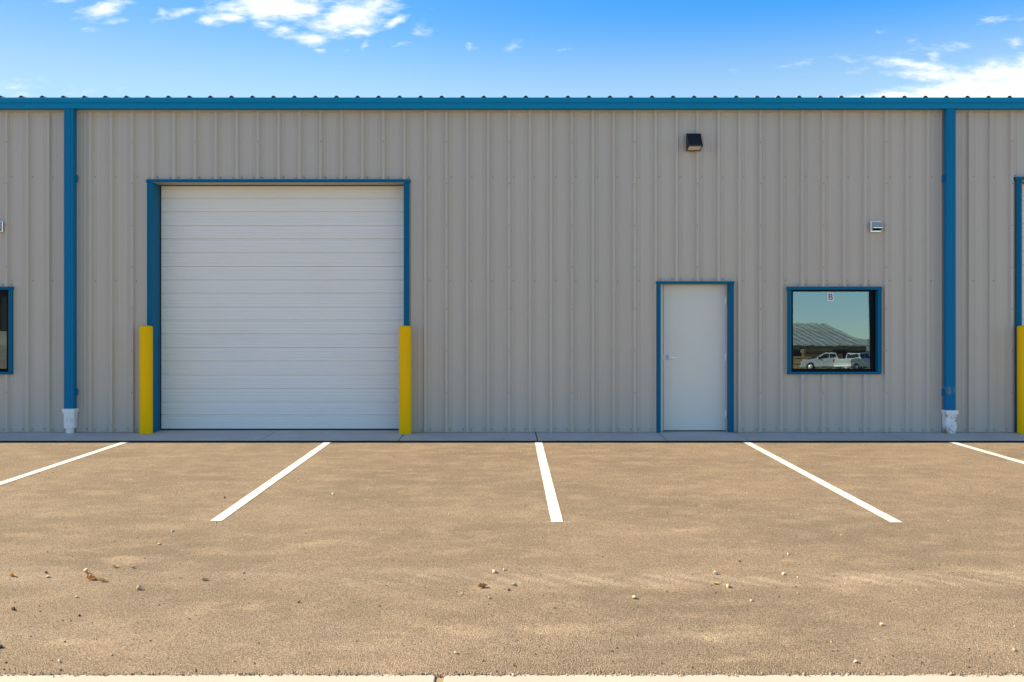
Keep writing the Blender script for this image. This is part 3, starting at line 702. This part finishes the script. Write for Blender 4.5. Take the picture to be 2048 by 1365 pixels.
# ------------------------------------------------------------------ stones and leaves
def rock_mesh(seed, col):
    bm = bmesh.new(); bmesh.ops.create_icosphere(bm, subdivisions=3, radius=1.0)
    rr = random.Random(seed); off = Vector((rr.random() * 50, rr.random() * 50, rr.random() * 50))
    pl = [(Vector((rr.uniform(-1, 1), rr.uniform(-1, 1), rr.uniform(-1, 1))).normalized(), rr.uniform(.55, .8)) for _ in range(9)]
    for v_ in bm.verts:
        p = v_.co.copy()
        for n_, dd in pl:
            t = p.dot(n_)
            if t > dd: p -= n_ * (t - dd)
        p += p.normalized() * noise.noise(p * 1.8 + off) * .16
        v_.co = p
    me = bpy.data.meshes.new('pebble'); bm.to_mesh(me); bm.free(); me.materials.append(col); return me
def stone_mat(name, c1):
    m, h, b = mat(name, c1, 0.85); c = coords(h); n1 = h.noise(c, 2.5, 5, 0.7)
    h.l(h.mixc(h.ramp(n1, .35, .65), tuple(x * .7 for x in c1), c1), b.inputs['Base Color']); bump(h, b, n1, 0.5, 0.0012); return m
SM = {'tan': stone_mat('tan_stone', (0.62, 0.48, 0.31)), 'white': stone_mat('pale_stone', (0.62, 0.52, 0.40)), 'grey': stone_mat('grey_stone', (0.42, 0.36, 0.29)), 'brown': stone_mat('brown_stone', (0.13, 0.08, 0.05))}
RM = {(k, s): rock_mesh(s * 13 + len(k), SM[k]) for k in SM for s in range(3)}
peb = [  # px, py (contact), width in px, colour, label
    (278, 1180, 10, 'tan', 'tall tan pebble between the leaf clump and the lone curled leaf'),
    (267, 1137, 7, 'grey', 'grey pebble just right of the dry standing stem'),
    (92, 1147, 7, 'brown', 'brown pebble above a pale one, between the two left leaves'),
    (96, 1155, 8, 'white', 'pale flat pebble below a brown one, between the two left leaves'),
    (172, 1147, 10, 'tan', 'upright tan pebble touching the big brown leaf clump'),
    (319, 1090, 6, 'tan', 'tan pebble in front of the left end of the slanted second line'),
    (27, 1221, 9, 'brown', 'reddish brown pebble near the left edge, below the leftmost leaf'),
    (153, 1196, 6, 'tan', 'small tan pebble below the big leaf clump'),
    (119, 1325, 8, 'white', 'white pebble near the concrete strip in the left corner'),
    (2, 1296, 9, 'brown', 'dark brown pebble half cut off by the left edge'),
    (223, 1312, 6, 'grey', 'small grey pebble right of the white corner pebble'),
    (159, 1233, 6, 'brown', 'small dark brown pebble below the small tan pebble on the left'),
    (597, 1206, 6, 'brown', 'brown pebble alone on the asphalt below the second line'),
    (487, 1147, 6, 'grey', 'grey pebble right of the lone curled leaf'),
    (1009, 1142, 8, 'white', 'pale flat pebble beside a tan one above the reddish leaf'),
    (988, 1146, 9, 'tan', 'tan angular pebble above the reddish leaf'),
    (1029, 1172, 9, 'grey', 'round grey pebble right of the reddish leaf'),
    (1018, 1182, 6, 'brown', 'tiny brown pebble under the round grey one'),
    (979, 1198, 6, 'grey', 'small grey pebble below the reddish leaf'),
    (924, 1189, 5, 'white', 'tiny white pebble left of and below the reddish leaf'),
    (912, 1308, 8, 'white', 'white pebble near the joint in the concrete strip'),
    (1026, 1352, 7, 'tan', 'tan pebble lying on the concrete strip'),
    (1431, 1149, 10, 'tan', 'large tan pebble above the small yellow leaf'),
    (1457, 1175, 10, 'tan', 'large tan pebble right of the small yellow leaf'),
    (1269, 1198, 10, 'tan', 'large tan pebble alone left of the small yellow leaf'),
    (1568, 1150, 9, 'white', 'flat pale pebble in the row right of the yellow leaf'),
    (1503, 1203, 7, 'tan', 'tan pebble on the right, below the large pair'),
    (1596, 1189, 5, 'grey', 'small grey pebble right of the large tan pair'),
    (1597, 1166, 5, 'white', 'small pale pebble under the flat pale one on the right'),
    (1763, 1252, 9, 'tan', 'tan pebble right of centre in the right foreground'),
    (1711, 1326, 9, 'white', 'white round pebble near the concrete strip on the right'),
    (2029, 1302, 8, 'tan', 'tan pebble near the right edge by the concrete strip'),
    (1577, 1110, 6, 'tan', 'tan pebble in front of the right end of the fourth line'),
    (1479, 1124, 5, 'brown', 'small brown pebble above the pair on the right'),
    (345, 1064, 6, 'white', 'pale pebble left of the second line end'),
    (666, 990, 6, 'white', 'pale pebble between the second and third lines'),
    (449, 997, 5, 'brown', 'brown pebble just left of the second line'),
    (237, 1129, 0, '', '')]
for i, (px, py, wpx, kc, lab) in enumerate(peb):
    if not wpx: continue
    zz = -0.036 if py > 1347 else LOT
    X, Y, s = G(px, py, zz); r = wpx * s * 0.58
    o = bpy.data.objects.new('pebble', RM[(kc, i % 3)]); C.objects.link(o)
    flat = .55 if 'flat' in lab else (1.05 if 'tall' in lab or 'upright' in lab else .78)
    o.scale = (r, r * .85, r * flat); o.location = (X, Y, zz + r * flat * .72); o.rotation_euler = (random.uniform(-.25, .25), random.uniform(-.25, .25), random.uniform(0, 6.28))
    tag(o, lab, 'pebble', 'loose pebbles on the asphalt')
# dry leaves, curled
def leaf_mat(name, c1, c2):
    m, h, b = mat(name, c1, 0.7); c = coords(h)
    h.l(h.mixc(h.noise(c, 90, 4, .7), c1, c2), b.inputs['Base Color']); bump(h, b, h.noise(c, 200, 3), .5, .002); return m
LM = {'brown': leaf_mat('brown_leaf', (0.52, 0.25, 0.07), (0.34, 0.15, 0.045)), 'tan': leaf_mat('tan_leaf', (0.64, 0.43, 0.20), (0.48, 0.29, 0.13)),
      'red': leaf_mat('reddish_leaf', (0.46, 0.20, 0.09), (0.30, 0.12, 0.06)), 'yellow': leaf_mat('yellow_leaf', (0.70, 0.48, 0.12), (0.5, 0.33, 0.1))}
def leaf(px, py, wpx, kc, lab, seed, curl, parent=None, dxy=(0, 0)):
    X, Y, s = G(px, py); L = wpx * s * 1.15; rr = random.Random(seed); nu, nv = 14, 8; vs = []
    for side in (0, 1):
        for i in range(nu + 1):
            t = i / nu; wd = math.sin(math.pi * min(1, t * 1.03)) ** .7 * .34 * (1 + .22 * math.sin(t * 22 + seed))
            for j in range(nv + 1):
                q = (j / nv - .5) * 2; a = q * curl
                y = math.sin(a) / max(curl, .01) * wd; z = (1 - math.cos(a)) / max(curl, .01) * wd
                zz = z + .10 * (1 - math.cos((t - .5) * 2.6)) * 2 + .035 * noise.noise(Vector((t * 5, q * 2, seed))) + side * .022
                vs.append(((t - .5), y, zz))
    m_ = MB(); n = (nu + 1) * (nv + 1); st = nv + 1
    fs = []
    for sd_ in (0, n):
        for i in range(nu):
            for j in range(nv): fs.append((sd_ + i * st + j, sd_ + (i + 1) * st + j, sd_ + (i + 1) * st + j + 1, sd_ + i * st + j + 1))
    edge = [i * st for i in range(nu + 1)] + [nu * st + j for j in range(1, st)] + [i * st + nv for i in range(nu - 1, -1, -1)] + [j for j in range(nv - 1, 0, -1)]
    for a, b_ in zip(edge, edge[1:] + edge[:1]): fs.append((a, b_, b_ + n, a + n))
    m_.add([(x * L, y * L, z * L * 1.5) for x, y, z in vs], fs, 0, True)
    # stalk
    m_.lathe([(.012 * L, 0), (.009 * L, .22 * L)], (-.70 * L, 0, .16 * L), 'x', 6)
    o = m_.build('dry_leaf', LM[kc]); mz = min(v[2] for v in m_.v)
    o.location = (X, Y, LOT - mz + .0015); o.rotation_euler = (rr.uniform(-.3, .3), rr.uniform(-.15, .15), rr.uniform(-.6, .6))
    return tag(o, lab, 'leaf', 'dry fallen leaves on the asphalt')
leaf(181, 1160, 21, 'brown', 'largest curled brown leaf, in the clump on the left', 3, 1.9)
leaf(205, 1164, 15, 'tan', 'orange tan leaf lying right of the largest leaf', 5, 1.2)
leaf(188, 1161, 13, 'tan', 'small folded tan leaf tucked against the largest leaf', 15, 1.6)
leaf(24, 1154, 14, 'brown', 'brown leaf closest to the left edge', 8, 1.7)
leaf(965, 1176, 18, 'red', 'reddish brown leaf on a pale sandy patch in the middle', 11, 1.5)
leaf(408, 1162, 14, 'tan', 'lone curled tan leaf between the stem and the middle leaf', 14, 1.6)
leaf(1431, 1169, 11, 'yellow', 'small yellow leaf between two large tan pebbles', 17, .8)
leaf(231, 1136, 11, 'tan', 'small tan leaf at the foot of the dry stem', 19, 1.0)
# dry stem standing upright
X, Y, s = G(243, 1143); m_ = MB(); pr = [(0, 0, 0), (.004, 0, .02), (.003, 0, .045), (-.002, 0, .062), (-.008, .001, .076)]
rg = []
for k, p in enumerate(pr): rg += [(p[0] + .0022 * math.cos(a) * (1 - k * .13), p[1] + .0022 * math.sin(a) * (1 - k * .13), p[2]) for a in [i * math.pi / 3 for i in range(6)]]
m_.add(rg, [(k * 6 + i, k * 6 + (i + 1) % 6, k * 6 + 6 + (i + 1) % 6, k * 6 + 6 + i) for k in range(4) for i in range(6)] + [tuple(range(24, 30))], 0, True)
m_.lathe([(.0012, 0), (.0035, .006), (.0012, .014)], (-.010, .001, .074), 'z', 8)
tag(m_.build('dried_weed', LM['tan'], loc=(X, Y, LOT)), 'thin pale dry weed stalk standing upright beside a small tan leaf', 'weed')
# grit too small and many to count
def grit(name, label, mats, place, count):
    m_ = MB()
    for _ in range(count):
        x, y, z, r = place(); mi = random.randrange(len(mats))
        q = []
        for k in range(6):
            a = k * math.pi / 3 + random.uniform(-.3, .3); q.append((x + r * random.uniform(.7, 1.1) * math.cos(a), y + r * random.uniform(.7, 1.1) * math.sin(a), z - r * .2))
        tp = [(x + (p[0] - x) * .6, y + (p[1] - y) * .6, z + r * random.uniform(.6, 1.0)) for p in q]
        m_.add(q + tp, [tuple(range(6, 12))] + [(k, (k + 1) % 6, 6 + (k + 1) % 6, 6 + k) for k in range(6)], mi)
    return tag(m_.build(name, mats), label, 'grit', kind='stuff')
def pl1():
    y = KY + (APR_Y - KY - .02) * random.random() ** 1.15; w_ = (y + D) * .58
    r = .0022 + .0058 * random.random() ** 4
    return random.uniform(-w_, w_), y, LOT + .0005, r
grit('grit', 'fine loose grit scattered over the asphalt', [SM['tan'], SM['tan'], SM['grey'], SM['brown'], SM['brown'], SM['brown'], SM['brown']], pl1, 2600)
def pl2():
    x = random.uniform(-3.2, 3.2); r = random.uniform(.002, .006); return x, KY + random.gauss(-.001, .008), -0.040 + random.uniform(0, .012), r
grit('crumbled_edge', 'crumbled asphalt stones along the edge of the concrete strip', [SM['grey'], SM['brown'], SM['tan'], SM['grey']], pl2, 1100)
def pl3():
    x = random.uniform(-7.6, 7.8); r = random.uniform(.002, .006); return x, random.choice([-.036 - abs(random.gauss(0, .02)), APR_Y + abs(random.gauss(0, .3))]), 0.001, r
grit('apron_grit', 'bits of dirt along the foot of the wall', [SM['grey'], SM['brown'], SM['white']], pl3, 260)

# ------------------------------------------------------------------ across the yard (seen in the window glass)
def MR(px, d): return (px - VX) / F * (D + d)          # X of a thing d metres in front of the wall that mirrors at px
M_SHEDR = painted('shed_roof_metal', (0.27, 0.285, 0.275), 0.5); M_DARKW, h, b = mat('dark_timber_wall', (0.05, 0.045, 0.04), 0.8)
def shed(name, label, cx, cy, rz, L, W, ez, rzh, wallm):
    t = thing(name, label, 'building', (cx, cy, LOT - .03), rz)
    m_ = MB()
    for sgn in (-1, 1):
        nrib = int(L / 1.1); 
        m_.add([(-L / 2, 0, rzh), (L / 2, 0, rzh), (L / 2, sgn * W / 2, ez), (-L / 2, sgn * W / 2, ez), (-L / 2, 0, rzh + .1), (L / 2, 0, rzh + .1), (L / 2, sgn * W / 2, ez + .1), (-L / 2, sgn * W / 2, ez + .1)],
               [(0, 1, 2, 3), (7, 6, 5, 4), (2, 6, 7, 3), (0, 4, 5, 1), (0, 3, 7, 4), (1, 5, 6, 2)])
        for k in range(nrib):
            x = -L / 2 + (k + .5) * L / nrib
            m_.add([(x - .08, 0, rzh + .1), (x + .08, 0, rzh + .1), (x + .08, sgn * W / 2, ez + .1), (x - .08, sgn * W / 2, ez + .1), (x - .04, 0, rzh + .22), (x + .04, 0, rzh + .22), (x + .04, sgn * W / 2, ez + .22), (x - .04, sgn * W / 2, ez + .22)],
                   [(0, 1, 5, 4), (1, 2, 6, 5), (2, 3, 7, 6), (3, 0, 4, 7), (4, 5, 6, 7)])
    m_.build('roof', M_SHEDR, t)
    m_ = MB(); a, c_ = L / 2 - .5, W / 2 - .5
    m_.prism([(-c_, 0), (c_, 0), (c_, ez), (0, rzh - .15), (-c_, ez)], 'x', -a, a)
    k = -a + .8
    while k < a: m_.box(k - .03, k + .03, -c_ - .05, -c_ + .02, 0, ez); m_.box(k - .03, k + .03, c_ - .02, c_ + .05, 0, ez); k += .8
    m_.build('wall', wallm, t); return t
d = 112; s_x = MR(1650, d)
shed('storage_shed', 'grey ribbed metal roofed shed with dark walls across the yard', s_x - 2.5, -d - 9, R(-18.6), 14.0, 19.0, 3.0, 6.4, M_DARKW)
shed('storage_shed', 'long metal shed across the yard to the left', -38.0, -62, R(6), 40.0, 16.0, 4.2, 8.5, M_DARKW)
shed('storage_shed', 'low pale shed beyond the parked trucks', MR(1790, 150), -160, R(10), 24.0, 12.0, 2.6, 5.0, M_SIDING)
M_WHITEP, _, _ = mat('white_car_paint', (0.60, 0.60, 0.58), 0.25); M_TYRE, _, _ = mat('tyre_rubber', (0.02, 0.02, 0.02), 0.8)
M_RED, _, _ = mat('tail_lamp_red', (0.5, 0.02, 0.015), 0.25); M_CARGL, _, _ = mat('car_glass', (0.02, 0.025, 0.03), 0.05)
M_WOOD, h, b = mat('sawn_timber', (0.4, 0.25, 0.11), 0.8)
h.l(h.mixc(h.noise(h.mapping(coords(h), (2, 9, 9)), 1, 4), (0.40, 0.27, 0.13), (0.20, 0.12, 0.06)), b.inputs['Base Color'])
def truck(label, X, Y, rz):
    t = thing('pickup_truck', label, 'truck', (X, Y, LOT - .035), rz, 'white pickup trucks across the yard')
    def arch(cx, r=.46, n=9): return [(cx + r * math.cos(math.pi - math.pi * k / n), .42 + r * math.sin(math.pi * k / n)) for k in range(n + 1)]
    low = [(-2.85, .50)] + arch(-1.75) + arch(1.85) + [(2.80, .45), (2.90, .60), (2.88, 1.02), (2.70, 1.16), (1.25, 1.26), (1.15, 1.28), (-.95, 1.30), (-2.85, 1.30)]
    m_ = MB(); m_.prism(low, 'y', -.98, -.70); m_.prism(low, 'y', .70, .98); m_.box(-2.85, 2.7, -.70, .70, .55, .85); m_.box(.95, 2.72, -.70, .70, .85, 1.19); m_.box(-1.0, .95, -.7, .7, .85, 1.26); m_.box(-2.86, -2.78, -.7, .7, .85, 1.295)
    body = m_.build('body', M_WHITEP, t, bevel=.03)
    cab = [(-1.0, 1.24), (1.25, 1.24), (.55, 1.86), (.35, 1.92), (-.70, 1.92), (-.90, 1.84)]
    m_ = MB(); n = len(cab); vs = []
    for sgn in (-1, 1):
        for x, z in cab: vs.append((x, sgn * (.92 - .22 * (z - 1.24) / .68), z))
    m_.add(vs, [tuple(range(n))[::-1], tuple(range(n, 2 * n))] + [(i, (i + 1) % n, n + (i + 1) % n, n + i) for i in range(n)]); cb_ = m_.build('cab', M_WHITEP, t, bevel=.03)
    for sgn in (-1, 1):
        for q in ([(-.82, 1.34), (-.05, 1.34), (-.05, 1.78), (-.74, 1.78)], [(.03, 1.34), (.98, 1.34), (.52, 1.76), (.03, 1.78)]):
            m_ = MB(); o = [(x, sgn * (.93 - .22 * (z - 1.24) / .68), z) for x, z in q]; i_ = [(x, sgn * (.88 - .22 * (z - 1.24) / .68), z) for x, z in q]
            m_.add(o + i_, [(0, 1, 2, 3), (0, 4, 5, 1), (1, 5, 6, 2), (2, 6, 7, 3), (3, 7, 4, 0)]); m_.build('side_window', M_CARGL, t)
    m_ = MB(); m_.box(-1.012, -.9, -.66, .66, 1.38, 1.78); m_.build('rear_window', M_CARGL, t)
    m_ = MB(); m_.add([(1.22, -.74, 1.30), (1.22, .74, 1.30), (.62, .62, 1.83), (.62, -.62, 1.83)], [(0, 1, 2, 3)]); m_.build('windscreen', M_CARGL, t)
    for x in (-1.75, 1.85):
        for sgn in (-1, 1):
            wh = thing('wheel', None, None, (x, sgn * .86, .40)); wh.parent = t
            m_ = MB(); m_.lathe([(.25, -.12), (.38, -.12), (.40, -.08), (.40, .08), (.38, .12), (.25, .12)], (0, 0, 0), 'y', 24); m_.build('tyre', M_TYRE, wh)
            m_ = MB(); m_.lathe([(.0, -.125), (.245, -.125), (.245, .125), (.0, .125)], (0, 0, 0), 'y', 20); m_.build('rim', M_STEEL, wh)
    for sgn in (-1, 1):
        m_ = MB(); m_.box(-2.88, -2.78, sgn * .985 - .12 * (sgn > 0), sgn * .985 + .12 * (sgn < 0), .92, 1.24); m_.build('tail_light', M_RED, t, bevel=.01)
        m_ = MB(); m_.box(2.80, 2.91, sgn * .80 - .15, sgn * .80 + .15, .80, .98); m_.build('headlight', M_LENS, t, bevel=.01)
        m_ = MB(); m_.box(.85, 1.0, sgn * 1.05 - .09, sgn * 1.05 + .09, 1.28, 1.45); m_.build('mirror', M_BLACK, t, bevel=.02)
    m_ = MB(); m_.box(-3.0, -2.86, -.9, .9, .45, .62); m_.build('bumper', M_STEEL, t, bevel=.02); m_ = MB(); m_.box(2.9, 3.02, -.9, .9, .42, .62); m_.build('bumper', M_STEEL, t, bevel=.02)
    return t
tr = truck('white pickup truck parked nearer the lumber', MR(1658, 86), -86, R(-160))
t2 = dup(tr); t2.location = (MR(1716, 84), -84, LOT - .035); t2.rotation_euler = (0, 0, R(-38)); t2['label'] = 'white pickup truck parked rightmost across the yard'
def lumber(px, d_, n, rz, label):
    t = thing('lumber_stack', label, 'lumber', (MR(px, d_), -d_, LOT - .035), R(rz), 'lumber stacks across the yard'); m_ = MB()
    for r in range(n):
        for k in range(8): m_.box(-1.8 + random.uniform(-.05, .05), 1.8 + random.uniform(-.05, .05), -.6 + k * .15, -.6 + k * .15 + .14, .1 + r * .11 + (r // 5) * .08, .1 + r * .11 + .10 + (r // 5) * .08)
    m_.build('board', M_WOOD, t); m_ = MB(); m_.box(-1.5, -1.4, -.6, .6, 0, .1); m_.build('bearer', M_WOOD, t); m_ = MB(); m_.box(1.4, 1.5, -.6, .6, 0, .1); m_.build('bearer', M_WOOD, t); return t
lumber(1612, 92, 9, 10, 'low stack of sawn boards across the yard'); lumber(1634, 98, 19, -6, 'tallest stack of sawn boards by the shed')
lumber(1652, 101, 15, 4, 'medium stack of sawn boards by the trucks'); lumber(1592, 90, 12, 30, 'turned stack of sawn boards across the yard')
